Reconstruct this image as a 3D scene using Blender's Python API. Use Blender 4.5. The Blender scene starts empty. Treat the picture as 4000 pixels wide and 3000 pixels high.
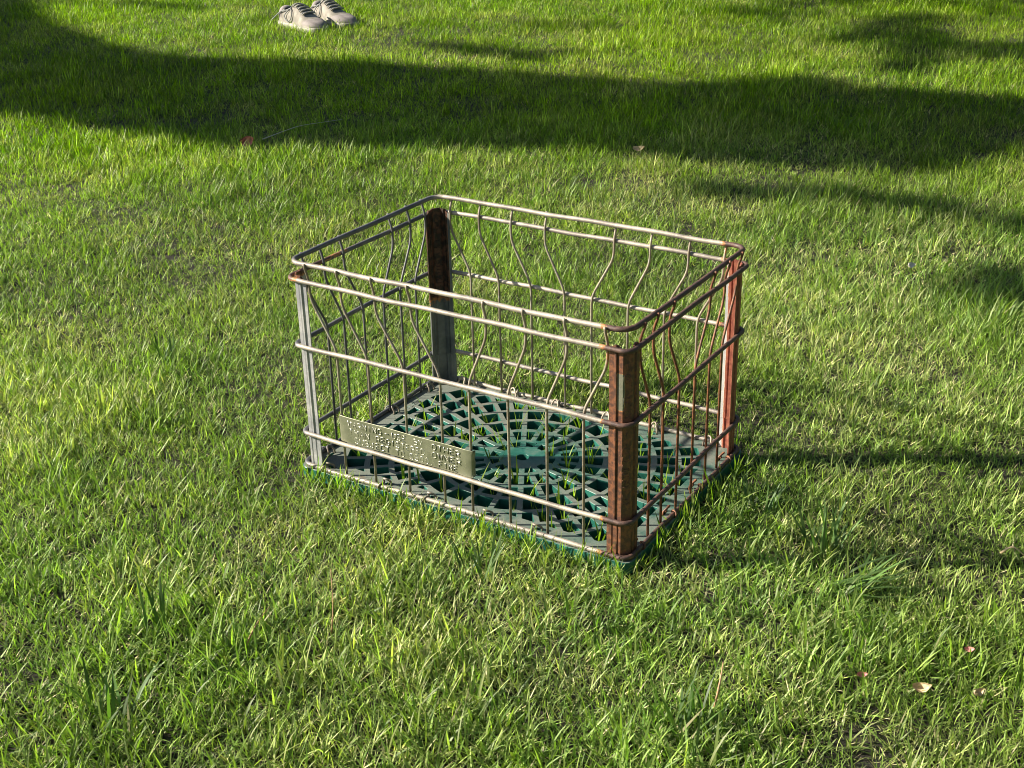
import bpy, bmesh, math, random
import numpy as np
from mathutils import Vector, Matrix, Euler

R = math.radians
rng = np.random.default_rng(7)
random.seed(7)
S = bpy.context.scene
COL = S.collection

# ------------------------------------------------------------------ camera
cam_d = bpy.data.cameras.new('camera')
cam = bpy.data.objects.new('camera', cam_d)
COL.objects.link(cam)
CAM_R = Vector((0.847659, 0.530092, -0.021832))
CAM_D = Vector((0.204618, -0.364613, -0.908399))
CAM_F = Vector((-0.489496, 0.765545, -0.417534))
CAM_P = Vector((1.08185, -1.17753, 0.83052))
m = Matrix((CAM_R, -CAM_D, -CAM_F)).transposed().to_4x4()
m.translation = CAM_P
cam.matrix_world = m
cam_d.sensor_width = 36.0
cam_d.lens = 5249.64 * 36 / 4000
cam_d.clip_start = 0.05
cam_d.clip_end = 1000
S.camera = cam

# ------------------------------------------------------------------ light
SUN_AZ, SUN_EL = R(29.5), R(29.2)
SUN = Vector((-math.cos(SUN_EL) * math.cos(SUN_AZ), -math.cos(SUN_EL) * math.sin(SUN_AZ), math.sin(SUN_EL)))
world = bpy.data.worlds.new('World')
S.world = world
world.use_nodes = True
nt = world.node_tree
bg = nt.nodes['Background']
sky = nt.nodes.new('ShaderNodeTexSky')
sky.sky_type = 'NISHITA'
sky.sun_disc = False
sky.sun_elevation = SUN_EL
sky.sun_rotation = math.atan2(SUN.x, SUN.y)
nt.links.new(sky.outputs[0], bg.inputs[0])
bg.inputs[1].default_value = 0.05
sun_d = bpy.data.lights.new('sun', 'SUN')
sun_d.energy = 5.0
sun_d.angle = R(0.53)
sun_d.color = (1.0, 0.91, 0.77)
sun = bpy.data.objects.new('sun', sun_d)
sun.rotation_euler = SUN.to_track_quat('Z', 'Y').to_euler()
sun.location = (-6, -4, 6)
COL.objects.link(sun)
S.view_settings.view_transform = 'Standard'
S.view_settings.look = 'None'
S.view_settings.gamma = 1
S.view_settings.use_curve_mapping = False
S.view_settings.exposure = 1.33
S.cycles.diffuse_bounces = 3
S.cycles.transmission_bounces = 3
S.cycles.max_bounces = 6
S.cycles.filter_width = 0.95

GZ = -0.0185         # level of the soil; the crate's bottom rail is at z = 0
L, W = 0.48, 0.322
ORG = Vector((0.24, 0.161, GZ))

# ------------------------------------------------------------------ helpers
def tag(o, label=None, cat=None, group=None, kind=None):
    if label: o['label'] = label
    if cat: o['category'] = cat
    if group: o['group'] = group
    if kind: o['kind'] = kind
    return o

def empty(name, loc, rz=0):
    o = bpy.data.objects.new(name, None)
    o.empty_display_size = 0.05
    o.location = loc
    o.rotation_euler = (0, 0, rz)
    COL.objects.link(o)
    return o

class MB:
    def __init__(s):
        s.v, s.f = [], []
    def add(s, vs, fs):
        n = len(s.v)
        s.v += [tuple(p) for p in vs]
        s.f += [tuple(i + n for i in f) for f in fs]
    def tube(s, pts, r, n=8, closed=False, taper=None, cap=True):
        P = [Vector(p) for p in pts]
        N = len(P)
        up = Vector((0.123, 0.271, 0.95))
        rings = []
        prev = None
        for i in range(N):
            if closed:
                t = P[(i + 1) % N] - P[i - 1]
            else:
                t = P[min(i + 1, N - 1)] - P[max(i - 1, 0)]
            t.normalize()
            if prev is None:
                a = t.cross(up)
                if a.length < 1e-3: a = t.cross(Vector((1, 0, 0)))
            else:
                a = prev - t * prev.dot(t)
            a.normalize(); prev = a
            b = t.cross(a)
            rr = r if taper is None else r * taper(i / (N - 1))
            rings.append([P[i] + a * (rr * math.cos(2 * math.pi * k / n)) + b * (rr * math.sin(2 * math.pi * k / n)) for k in range(n)])
        vs = [p for q in rings for p in q]
        fs = []
        for i in range(N if closed else N - 1):
            j = (i + 1) % N
            for k in range(n):
                k2 = (k + 1) % n
                fs.append((i * n + k, i * n + k2, j * n + k2, j * n + k))
        if not closed and cap:
            fs.append(tuple(range(n - 1, -1, -1)))
            fs.append(tuple((N - 1) * n + k for k in range(n)))
        s.add(vs, fs)
    def build(s, name, mat, parent=None, smooth=True, loc=None):
        me = bpy.data.meshes.new(name)
        me.from_pydata(s.v, [], s.f)
        me.validate()
        bm = bmesh.new(); bm.from_mesh(me)
        bmesh.ops.recalc_face_normals(bm, faces=bm.faces)
        bm.to_mesh(me); bm.free()
        if smooth:
            me.polygons.foreach_set('use_smooth', [True] * len(me.polygons))
        me.materials.append(mat)
        o = bpy.data.objects.new(name, me)
        COL.objects.link(o)
        if parent: o.parent = parent
        if loc: o.location = loc
        return o

def fillet(pts, r, n=4):
    P = [Vector(p) for p in pts]
    out = [P[0]]
    for i in range(1, len(P) - 1):
        a, b, c = P[i - 1], P[i], P[i + 1]
        da, dc = (a - b), (c - b)
        q = min(r, da.length * .45, dc.length * .45)
        p0, p2 = b + da.normalized() * q, b + dc.normalized() * q
        for k in range(n + 1):
            t = k / n
            out.append(p0 * (1 - t) ** 2 + b * 2 * t * (1 - t) + p2 * t * t)
    out.append(P[-1])
    return out

# ------------------------------------------------------------------ node helpers
class NT:
    def __init__(s, name):
        s.m = bpy.data.materials.new(name)
        s.m.use_nodes = True
        s.t = s.m.node_tree
        s.b = s.t.nodes['Principled BSDF']
        s.out = s.t.nodes['Material Output']
    def n(s, typ, **kw):
        x = s.t.nodes.new(typ)
        for k, v in kw.items(): setattr(x, k, v)
        return x
    def l(s, a, b): s.t.links.new(a, b)
    def val(s, sock, v):
        if hasattr(v, 'node'): s.l(v, sock)
        else: sock.default_value = v
    def coord(s): return s.n('ShaderNodeTexCoord').outputs['Object']
    def noise(s, scale, detail=4, rough=.55, vec=None, dist=0):
        x = s.n('ShaderNodeTexNoise')
        x.inputs['Scale'].default_value = scale
        x.inputs['Detail'].default_value = detail
        x.inputs['Roughness'].default_value = rough
        x.inputs['Distortion'].default_value = dist
        s.l(vec if vec is not None else s.coord(), x.inputs['Vector'])
        return x.outputs['Fac']
    def math(s, op, a, b=0.0, clamp=False):
        x = s.n('ShaderNodeMath', operation=op, use_clamp=clamp)
        s.val(x.inputs[0], a); s.val(x.inputs[1], b)
        return x.outputs[0]
    def step(s, v, lo, hi):
        x = s.n('ShaderNodeMapRange', interpolation_type='SMOOTHSTEP')
        s.val(x.inputs['Value'], v)
        x.inputs['From Min'].default_value = lo
        x.inputs['From Max'].default_value = hi
        return x.outputs['Result']
    def mix(s, f, a, b):
        x = s.n('ShaderNodeMix', data_type='RGBA')
        s.val(x.inputs[0], f)
        for sock, c in ((x.inputs[6], a), (x.inputs[7], b)):
            if hasattr(c, 'node'): s.l(c, sock)
            else: sock.default_value = (*c, 1)
        return x.outputs[2]
    def bump(s, h, strength=.3, dist=.001):
        x = s.n('ShaderNodeBump')
        x.inputs['Strength'].default_value = strength
        x.inputs['Distance'].default_value = dist
        s.l(h, x.inputs['Height'])
        s.l(x.outputs[0], s.b.inputs['Normal'])
    def xyz(s):
        x = s.n('ShaderNodeSeparateXYZ')
        s.l(s.coord(), x.inputs[0])
        return x.outputs

def plain(name, col, rough=.7, var=.25, scale=60, bump=.2, metallic=0):
    t = NT(name)
    f = t.noise(scale)
    t.l(t.mix(t.step(f, .3, .7), tuple(c * (1 - var) for c in col), tuple(min(1, c * (1 + var)) for c in col)), t.b.inputs['Base Color'])
    t.b.inputs['Roughness'].default_value = rough
    t.b.inputs['Metallic'].default_value = metallic
    t.bump(t.noise(scale * 4), bump)
    return t.m

def metal(name, rust_fn, pale=(.42, .375, .30), grey=(.225, .20, .172), fine=1.0, zinc=(.40, .40, .40), dark_left=False, olive=False, deep=((.085, .036, .028), (.20, .075, .038))):
    """weathered galvanised steel; rust_fn(nt, xyz) gives a 0..1 field to which noise is added"""
    t = NT(name)
    x = t.xyz()
    big = t.noise(28, 5, .6)
    mid = t.noise(140, 5, .65)
    tiny = t.noise(700, 3, .6)
    base = t.mix(t.step(big, .38, .64), grey, pale)
    base = t.mix(t.step(tiny, .58, .70), base, tuple(c * .5 for c in (.45, .34, .24)))
    base = t.mix(t.math('MULTIPLY', t.step(mid, .56, .66), .55), base, zinc)
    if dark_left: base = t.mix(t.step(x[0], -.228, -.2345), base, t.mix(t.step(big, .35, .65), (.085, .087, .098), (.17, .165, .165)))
    field = rust_fn(t, x)
    nz = t.math('ADD', t.math('MULTIPLY', big, .5), t.math('MULTIPLY', mid, .5))
    v = t.math('ADD', field, t.math('MULTIPLY', t.math('SUBTRACT', nz, .5), 1.5))
    edge = t.step(v, .38, .50)
    core = t.step(v, .50, .66)
    orange = t.mix(t.step(tiny, .4, .6), (.34, .135, .045), (.50, .24, .09))
    brown = t.mix(t.step(mid, .42, .62), *deep)
    col = t.mix(edge, base, orange)
    col = t.mix(core, col, brown)
    t.l(col, t.b.inputs['Base Color'])
    mp = t.n('ShaderNodeMapping'); mp.inputs['Scale'].default_value = (1, 1, .10)
    t.l(t.coord(), mp.inputs['Vector'])
    streak = t.noise(120, 4, .6, mp.outputs[0])
    col = t.mix(t.math('MULTIPLY', t.math('MULTIPLY', t.step(streak, .50, .62), core), .75), col, (.30, .120, .045))
    col = t.mix(t.math('MULTIPLY', t.math('MULTIPLY', t.step(big, .52, .60), core), .45), col, (.055, .038, .036))
    if olive: col = t.mix(t.math('MULTIPLY', t.step(x[0], .2345, .2355), .6), col, (.135, .095, .030))
    mr = t.n('ShaderNodeMapRange')
    t.l(edge, mr.inputs['Value'])
    mr.inputs['To Min'].default_value = .35; mr.inputs['To Max'].default_value = .05
    t.l(mr.outputs[0], t.b.inputs['Metallic'])
    rr = t.n('ShaderNodeMapRange')
    t.l(mid, rr.inputs['Value'])
    rr.inputs['To Min'].default_value = .38; rr.inputs['To Max'].default_value = .72
    t.l(rr.outputs[0], t.b.inputs['Roughness'])
    t.bump(t.math('ADD', tiny, t.math('MULTIPLY', edge, .8)), .35 * fine, .0006)
    return t.m

# local coordinates: crate centre at the origin, x along the long side
def f_rail(t, x):
    a = t.step(x[0], .185, .226)                                    # right-hand end has gone to rust
    fl = t.math('MULTIPLY', t.step(x[0], -.205, -.236), t.step(x[2], .27, .28))
    fl = t.math('MULTIPLY', fl, t.math('SUBTRACT', 1.0, t.step(x[2], .292, .297)))
    fl = t.math('MULTIPLY', fl, t.step(x[1], .05, -.15))
    return t.math('MAXIMUM', t.math('MULTIPLY', a, .95), t.math('ADD', t.math('MULTIPLY', fl, .75), .06))
def f_wire(t, x):
    a = t.step(x[0], .196, .232)
    return t.math('ADD', t.math('MULTIPLY', a, .95), .1)
def f_full(t, x): return t.math('ADD', .80, 0.0)
def f_fl(t, x): return t.math('ADD', t.math('MULTIPLY', t.step(x[2], .265, .285), .6), .16)
def f_bl(t, x):
    z = t.step(x[2], .125, .165)
    face = t.math('SUBTRACT', 1.0, t.step(x[0], -.2175, -.2145))
    return t.math('ADD', t.math('MULTIPLY', t.math('MULTIPLY', z, face), .8), .08)
def f_br(t, x):
    a = t.step(x[0], .2145, .2185)
    return t.math('ADD', t.math('MULTIPLY', a, .75), t.math('ADD', .12, t.math('MULTIPLY', t.step(x[2], .18, .25), .3)))
def f_fr(t, x):
    # one flake of zinc left on the front flange, high up
    px = t.math('MULTIPLY', t.step(x[0], .2215, .2235), t.math('SUBTRACT', 1.0, t.step(x[0], .2295, .2320)))
    pz = t.math('MULTIPLY', t.step(x[2], .200, .208), t.math('SUBTRACT', 1.0, t.step(x[2], .246, .250)))
    return t.math('SUBTRACT', .78, t.math('MULTIPLY', t.math('MULTIPLY', px, pz), .75))

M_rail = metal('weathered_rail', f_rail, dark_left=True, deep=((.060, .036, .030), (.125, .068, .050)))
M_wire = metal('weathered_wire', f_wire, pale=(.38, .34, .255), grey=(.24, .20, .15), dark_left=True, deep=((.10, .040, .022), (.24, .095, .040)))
M_fl = metal('zinc_post', f_fl, pale=(.44, .44, .43), grey=(.29, .30, .31), zinc=(.50, .50, .50))
M_fr = metal('rusty_post', f_fr, pale=(.205, .205, .150), grey=(.155, .155, .115), zinc=(.22, .22, .19), olive=True, deep=((.085, .040, .028), (.21, .082, .038)))
M_bl = metal('half_rusty_post', f_bl, pale=(.23, .24, .23), grey=(.12, .132, .138), zinc=(.2, .21, .2), deep=((.022, .013, .010), (.12, .050, .028)))
M_br = metal('red_rust_post', f_br, pale=(.60, .60, .58), grey=(.42, .43, .44), deep=((.20, .060, .042), (.30, .105, .060)))

def plate_mat():
    t = NT('aged_aluminium')
    a, b = t.noise(60, 5, .6), t.noise(420, 4, .65)
    c = t.mix(t.step(a, .35, .65), (.195, .205, .135), (.265, .270, .190))
    c = t.mix(t.math('MULTIPLY', t.step(b, .60, .68), .8), c, (.42, .39, .25))
    t.l(c, t.b.inputs['Base Color'])
    t.b.inputs['Metallic'].default_value = .55
    t.b.inputs['Roughness'].default_value = .46
    t.bump(b, .25, .0004)
    return t.m
M_plate = plate_mat()
def letter_mat():
    t = NT('highlit_aluminium')
    b = t.noise(300, 4, .6)
    t.l(t.mix(t.step(b, .40, .60), (.32, .32, .24), (.70, .69, .62)), t.b.inputs['Base Color'])  # paler than the plate: highlights on the raised strokes put into the colour
    t.b.inputs['Metallic'].default_value = .7
    t.b.inputs['Roughness'].default_value = .30
    return t.m
M_letter = letter_mat()

def tray_mat():
    t = NT('dusty_green_plastic')
    g = t.n('ShaderNodeNewGeometry')
    sx = t.n('ShaderNodeSeparateXYZ'); t.l(g.outputs['Normal'], sx.inputs[0])
    up = t.step(sx.outputs[2], .75, .95)
    x = t.xyz()
    big, mid, tiny = t.noise(11, 4, .6), t.noise(55, 5, .6), t.noise(600, 3, .6)
    # dust lies thickest along the border and thin around the hub
    r = t.math('SQRT', t.math('ADD', t.math('MULTIPLY', x[0], x[0]), t.math('MULTIPLY', x[1], x[1])))
    d = t.math('ADD', t.math('MULTIPLY', t.math('SUBTRACT', t.math('ADD', t.math('MULTIPLY', big, .5), t.math('MULTIPLY', mid, .5)), .5), 2.2),
               t.math('ADD', t.math('MULTIPLY', t.step(r, .0, .16), .50), t.math('MULTIPLY', x[0], -.9)))
    dust = t.math('MULTIPLY', t.math('MULTIPLY', t.step(d, -.12, .55), up), .92)
    green = t.mix(t.step(mid, .35, .65), (.013, .088, .065), (.026, .135, .102))
    grey = t.mix(t.step(tiny, .35, .65), (.122, .136, .112), (.172, .182, .150))
    mud = t.mix(t.math('MULTIPLY', t.step(t.noise(17, 5, .6), .63, .72), up), grey, (.16, .12, .08))
    t.l(t.mix(dust, green, mud), t.b.inputs['Base Color'])
    rr = t.n('ShaderNodeMapRange'); t.l(dust, rr.inputs['Value'])
    rr.inputs['To Min'].default_value = .34; rr.inputs['To Max'].default_value = .8
    t.l(rr.outputs[0], t.b.inputs['Roughness'])
    t.bump(t.math('ADD', tiny, mid), .12, .0005)
    return t.m
M_tray = tray_mat()

# ------------------------------------------------------------------ ground
def soil_mat():
    t = NT('lawn_soil')
    a, b = t.noise(40, 6, .65), t.noise(220, 4, .6)
    c = t.mix(t.step(a, .35, .65), (.010, .009, .005), (.028, .022, .012))
    c = t.mix(t.step(b, .52, .62), c, (.018, .022, .008))
    t.l(c, t.b.inputs['Base Color'])
    t.b.inputs['Roughness'].default_value = .95
    t.bump(a, .8, .01)
    return t.m
gm = MB()
k = 300
gm.add([(-k, -k, GZ), (k, -k, GZ), (k, k, GZ), (-k, k, GZ)], [(0, 1, 2, 3)])
ground = gm.build('ground', soil_mat(), smooth=False)
tag(ground, 'lawn soil under the grass', kind='structure')

# ------------------------------------------------------------------ the crate
crate = empty('milk_crate', ORG)
tag(crate, 'old wire milk crate with rusty posts and green plastic floor on the lawn', 'crate')
def loc(p): return (p[0] - ORG.x, p[1] - ORG.y, p[2] - ORG.z)

def ring_path(inset, z, r, seed, amp=.0006):
    x0, x1, y0, y1 = inset, L - inset, inset, W - inset
    pts = []
    rs = random.Random(seed)
    ph = [rs.uniform(0, 6.28) for _ in range(6)]
    def wob(x, y):
        return (amp * math.sin(x * 21 + y * 17 + ph[0]) + amp * .6 * math.sin(x * 47 - y * 39 + ph[1]),
                amp * math.sin(x * 19 - y * 23 + ph[2]) + amp * .6 * math.sin(x * 53 + y * 31 + ph[3]),
                amp * math.sin(x * 25 + y * 15 + ph[4]) + amp * .5 * math.sin(x * 61 + y * 45 + ph[5]))
    corners = [((x1 - r, y0 + r), -90), ((x1 - r, y1 - r), 0), ((x0 + r, y1 - r), 90), ((x0 + r, y0 + r), 180)]
    base = []
    for (c, a0) in corners:
        for i in range(9):
            a = R(a0 + 90 * i / 8)
            base.append((c[0] + r * math.cos(a), c[1] + r * math.sin(a)))
    for i in range(len(base)):
        a, b = Vector(base[i]), Vector(base[(i + 1) % len(base)])
        n = max(1, int((b - a).length / .02))
        for j in range(n):
            q = a.lerp(b, j / n)
            w = wob(q.x, q.y)
            pts.append(loc((q.x + w[0], q.y + w[1], z + w[2])))
    return pts

RR = .0030
for nm, ins, z, r, rad in (('bottom_rail', -.0006, 0.0, .012, RR), ('rail', 0, .0449, .0125, RR), ('rail', 0, .170, .0125, RR),
                           ('rail', 0, .2586, .0125, RR), ('top_rail', .003, .2808, .018, RR * 1.06)):
    mb = MB(); mb.tube(ring_path(ins, z, r, int(z * 999)), rad, 10, closed=True)
    mb.build(nm, M_rail, crate)

# upright wires: (top position, bottom position) along each side
front = list(zip([.0320, .0816, .1334, .1867, .2925, .3457, .3990, .4498], [.0676, .1161, .1705, .2240, .2655, .3195, .3720, .4200]))
back = list(zip([.0286, .0775, .1300, .1846, .2910, .3440, .3985, .4476], [.0607, .1082, .1614, .2150, .2574, .3128, .3666, .4140]))
left = list(zip([.0318, .0675, .1075, .2137, .2550, .2906], [.0640, .0975, .1393, .1843, .2230, .2590]))
right = list(zip([.0319, .0641, .1047, .2157, .2577, .2945], [.0605, .0945, .1365, .1800, .2218, .2578]))
WR = .00170
def wire(a, b, fn):
    ins, top = RR + WR - .0002, -.0014
    j = lambda s: random.uniform(-s, s)
    pts = [fn(a + j(.0006), top, .2828), fn(a, top + .0006, .2775), fn(a, ins, .2630 + j(.001)), fn(a, ins + .0002, .2355 + j(.002)),
           fn(b, ins + .0003, .1748 + j(.0015)), fn(b + j(.0006), ins, -.0015)]
    mb = MB(); mb.tube([loc(p) for p in fillet(pts, .012)], WR, 8)
    mb.build('wire', M_wire, crate)
for a, b in front: wire(a, b, lambda u, d, z: (u, d, z))
for a, b in back: wire(a, b, lambda u, d, z: (u, W - d, z))
for a, b in left: wire(a, b, lambda u, d, z: (d, u, z))
for a, b in right: wire(a, b, lambda u, d, z: (L - d, u, z))

# corner posts: pressed steel angle with a chamfered corner and a bead along each flange
def post(fn, mat, label, dip, lowz=-.0035):
    o_ = RR + .0006
    def prof(extra=0.0, grooves=False):
        p = []
        q = o_ - extra
        bead = .0016
        half = [(.0275, q), (.0212, q), (.0202, q - bead), (.0182, q - bead), (.0172, q + .0006), (.0150, q), (.0105, q)]
        if grooves:
            half = [(.0285, q), (.0225, q), (.0215, q + .0016), (.0205, q), (.0155, q), (.0145, q + .0016), (.0135, q), (.0105, q)]
        p = half + [(q + .001, .0102 + .0)]
        oth = [(q if i else q, 0) for i in range(0)]
        second = [(v, u + .0022) for (u, v) in reversed(half)]
        return half + second
    secs = []
    def ring(profile, z, ztop=None):
        n = len(profile)
        out, inn = [], []
        th = .0017
        for i, (u, v) in enumerate(profile):
            a = Vector(profile[max(0, i - 1)]); b = Vector(profile[min(n - 1, i + 1)])
            t = (b - a).normalized()
            nrm = Vector((t.y, -t.x))
            if nrm.dot(Vector((1, 1))) < 0: nrm = -nrm
            zz = z if ztop is None else ztop(i / (n - 1))
            out.append((u, v, zz))
            inn.append((u + nrm.x * th, v + nrm.y * th, zz))
        return out + inn[::-1]
    P0, P1 = prof(), prof(.0007, True)
    mb = MB()
    def loft(rings):
        n = len(rings[0])
        vs = [loc(fn(*p)) for r_ in rings for p in r_]
        fs = []
        for i in range(len(rings) - 1):
            for k_ in range(n):
                k2 = (k_ + 1) % n
                fs.append((i * n + k_, i * n + k2, (i + 1) * n + k2, (i + 1) * n + k_))
        h = n // 2
        for base in (0, (len(rings) - 1) * n):
            for k_ in range(h - 1):
                fs.append((base + k_, base + k_ + 1, base + n - 2 - k_, base + n - 1 - k_))
        mb.add(vs, fs)
    def ztop(s):
        e = min(s, 1 - s)
        return .2635 - .006 * max(0, 1 - e / .10) - dip * math.exp(-((s - .5) / .14) ** 2)
    zs = [.0405, .07, .10, .13, .16, .19, .22, .245]
    loft([ring(P0, z) for z in zs] + [ring(P0, 0, ztop)])
    loft([ring(P1, lowz), ring(P1, .02), ring(P1, .0395), ring([(u + .0004, v + .0004) for u, v in P1], .0412)])
    ob = mb.build('corner_post', mat, crate, smooth=False)
    ob['label'] = label
    return ob
p_fl = post(lambda u, v, z: (u, v, z), M_fl, 'pale zinc grey corner post', .0)
p_fr = post(lambda u, v, z: (L - u, v, z), M_fr, 'rusty brown corner post with a pale flake of zinc', .006)
p_bl = post(lambda u, v, z: (u, W - v, z), M_bl, 'corner post dark with rust in its upper half', -.001)
p_br = post(lambda u, v, z: (L - u, W - v, z), M_br, 'red rusted corner post with a pale strip', .002)

# ---- stroke lettering (raised half-round strokes)
GL = {
 'A': [[(0, 0), (.5, 1), (1, 0)], [(.2, .38), (.8, .38)]],
 'B': [[(0, 0), (0, 1), (.65, 1), (.85, .88), (.85, .65), (.65, .53), (0, .53)], [(.65, .53), (.95, .4), (.95, .13), (.7, 0), (0, 0)]],
 'C': [[(.95, .82), (.75, 1), (.3, 1), (0, .75), (0, .25), (.3, 0), (.75, 0), (.95, .18)]],
 'D': [[(0, 0), (0, 1), (.6, 1), (.95, .72), (.95, .28), (.6, 0), (0, 0)]],
 'E': [[(.9, 1), (0, 1), (0, 0), (.9, 0)], [(0, .52), (.7, .52)]],
 'F': [[(.9, 1), (0, 1), (0, 0)], [(0, .52), (.7, .52)]],
 'G': [[(.95, .82), (.75, 1), (.3, 1), (0, .75), (0, .25), (.3, 0), (.75, 0), (.95, .2), (.95, .48), (.55, .48)]],
 'H': [[(0, 0), (0, 1)], [(.95, 0), (.95, 1)], [(0, .52), (.95, .52)]],
 'I': [[(.5, 0), (.5, 1)]],
 'J': [[(.8, 1), (.8, .22), (.6, 0), (.25, 0), (.05, .22)]],
 'L': [[(0, 1), (0, 0), (.85, 0)]],
 'M': [[(0, 0), (0, 1), (.5, .35), (1, 1), (1, 0)]],
 'N': [[(0, 0), (0, 1), (.95, 0), (.95, 1)]],
 'O': [[(.3, 0), (0, .25), (0, .75), (.3, 1), (.65, 1), (.95, .75), (.95, .25), (.65, 0), (.3, 0)]],
 'R': [[(0, 0), (0, 1), (.65, 1), (.92, .86), (.92, .62), (.65, .48), (0, .48)], [(.5, .48), (.95, 0)]],
 'S': [[(.9, .84), (.65, 1), (.25, 1), (.02, .84), (.02, .64), (.25, .52), (.7, .48), (.94, .34), (.94, .16), (.7, 0), (.25, 0), (0, .17)]],
 'T': [[(0, 1), (1, 1)], [(.5, 1), (.5, 0)]],
 'U': [[(0, 1), (0, .22), (.25, 0), (.7, 0), (.95, .22), (.95, 1)]],
 'W': [[(0, 1), (.25, 0), (.5, .7), (.75, 0), (1, 1)]],
 'Y': [[(0, 1), (.5, .5), (1, 1)], [(.5, .5), (.5, 0)]],
 '-': [[(0, .5), (1, .5)]], '.': [[(.3, 0), (.45, .06)]],
 '0': [[(.35, 0), (.08, .25), (.08, .75), (.35, 1), (.6, 1), (.87, .75), (.87, .25), (.6, 0), (.35, 0)]],
 '1': [[(.2, .8), (.5, 1), (.5, 0)]],
 '2': [[(.05, .8), (.3, 1), (.7, 1), (.92, .8), (.92, .6), (0, 0), (.95, 0)]],
 '5': [[(.9, 1), (.1, 1), (.05, .55), (.6, .6), (.92, .42), (.92, .18), (.65, 0), (.25, 0), (.02, .15)]],
  '9': [[(.15, .1), (.4, 0), (.7, 0), (.96, .3), (.96, .75), (.7, 1), (.35, 1), (.1, .8), (.1, .6), (.35, .44), (.9, .55)]],
 '6': [[(.85, .9), (.6, 1), (.3, 1), (.04, .7), (.04, .25), (.3, 0), (.65, 0), (.9, .2), (.9, .4), (.65, .56), (.1, .45)]],
}
GL['$'] = GL['S'] + [[(.47, 1.14), (.47, -.14)]]
def lettering(mb, text, x0, x1, base, h, place, r, gap=.42):
    n = len(text)
    wd = (x1 - x0) / (n + gap * (n - 1))
    for i, ch in enumerate(text):
        if ch == ' ': continue
        ox = x0 + i * wd * (1 + gap)
        for st in GL[ch]:
            mb.tube([place(ox + px * wd, base + py * h) for px, py in st], r, 6)

# ---- warning plate hooked round two of the front wires
def plate():
    y0, th = .0016, .0008
    prof = [(.0648, y0 + .0065), (.0640, y0 + .0035), (.0648, y0 + .0008), (.0672, y0)]
    for i in range(1, 24):
        x = .0672 + (.2662 - .0672) * i / 24
        prof.append((x, y0 - .0004 * math.sin(i * .55) - .0003))
    prof += [(.2662, y0), (.2686, y0 + .0010), (.2694, y0 + .0035), (.2686, y0 + .0065)]
    zs = [.0484, .0492, .054, .060, .066, .072, .078, .0842, .0850]
    mb = MB()
    grid = []
    for j, z in enumerate(zs):
        row = []
        for i, (x, y) in enumerate(prof):
            e = 0
            if i > len(prof) - 6 and j < 3: e = -.0012 * (3 - j) / 3
            xx = x
            zz = z
            if j in (0, len(zs) - 1) and (i < 2 or i > len(prof) - 3): zz += (.002 if j == 0 else -.002)
            if i in (0, len(prof) - 1) and j in (3, 5): xx += .0012 if i == 0 else -.0012
            row.append((xx, y + e, zz - .0012 * (x - .065) * 5 * 0))
        grid.append(row)
    n = len(prof)
    vs = [loc(p) for r_ in grid for p in r_] + [loc((p[0], p[1] + th, p[2])) for r_ in grid for p in r_]
    N = n * len(zs)
    fs = []
    for j in range(len(zs) - 1):
        for i in range(n - 1):
            a = j * n + i
            fs.append((a, a + 1, a + n + 1, a + n))
            fs.append((N + a, N + a + n, N + a + n + 1, N + a + 1))
    for i in range(n - 1):
        fs.append((i, N + i, N + i + 1, i + 1))
        a = (len(zs) - 1) * n + i
        fs.append((a, a + 1, N + a + 1, N + a))
    for j in range(len(zs) - 1):
        a = j * n; fs.append((a, a + n, N + a + n, N + a))
        a = j * n + n - 1; fs.append((a, N + a, N + a + n, a + n))
    mb.add(vs, fs)
    pl = mb.build('warning_plate', M_plate, crate)
    tx = MB()
    place = lambda x, z: loc((x, y0 - .0004, z))
    H = .0076
    for base, words in ((.0728, (('WARNING', .0795, .1322), ('-', .1372, .1432), ('USE', .1490, .1705), ('BY', .1825, .1955), ('OTHER', .2095, .2510))),
                        (.0618, (('THAN', .0808, .1125), ('REGISTERED', .1235, .1985), ('OWNER', .2095, .2520))),
                        (.0510, (('SUBJECT', .0890, .1435), ('TO', .1532, .1670), ('$500.', .1750, .2120), ('FINE', .2185, .2465)))):
        for w_, a, b in words: lettering(tx, w_, a, b, base, H, place, .00062)
    tx.build('lettering', M_letter, pl)
plate()

# raised numbers pressed into the chamfer of the two posts that show them
def post_text(parent, mat, spec, fn):
    tx = MB()
    for text, z0, z1 in spec:
        n = len(text)
        step = (z1 - z0) / n
        for i, ch in enumerate(text):
            if ch == ' ': continue
            for st in GL[ch]:
                tx.tube([loc(fn(px, z0 + step * (i + .12 + .72 * py))) for px, py in st], .0006, 6)
    tx.build('pressed_lettering', mat, parent)
ch0, ch1 = (.0105, RR + .0006), (RR + .0006, .0127)
def chamf(s): return (ch0[0] * (1 - s) + ch1[0] * s, ch0[1] * (1 - s) + ch1[1] * s)
post_text(p_fr, M_fr, (('0R OI', .175, .245), ('MUTWELUDII', .062, .160)), lambda s, z: (L - chamf(.1 + .8 * s)[0] , chamf(.1 + .8 * s)[1], z))
cin = lambda s: tuple(c + .0014 for c in chamf(.15 + .7 * s))
post_text(p_bl, M_bl, (('216', .205, .245), ('9EU', .150, .195), ('OD', .105, .135)), lambda s, z: (cin(s)[0], W - cin(s)[1], z))

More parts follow.
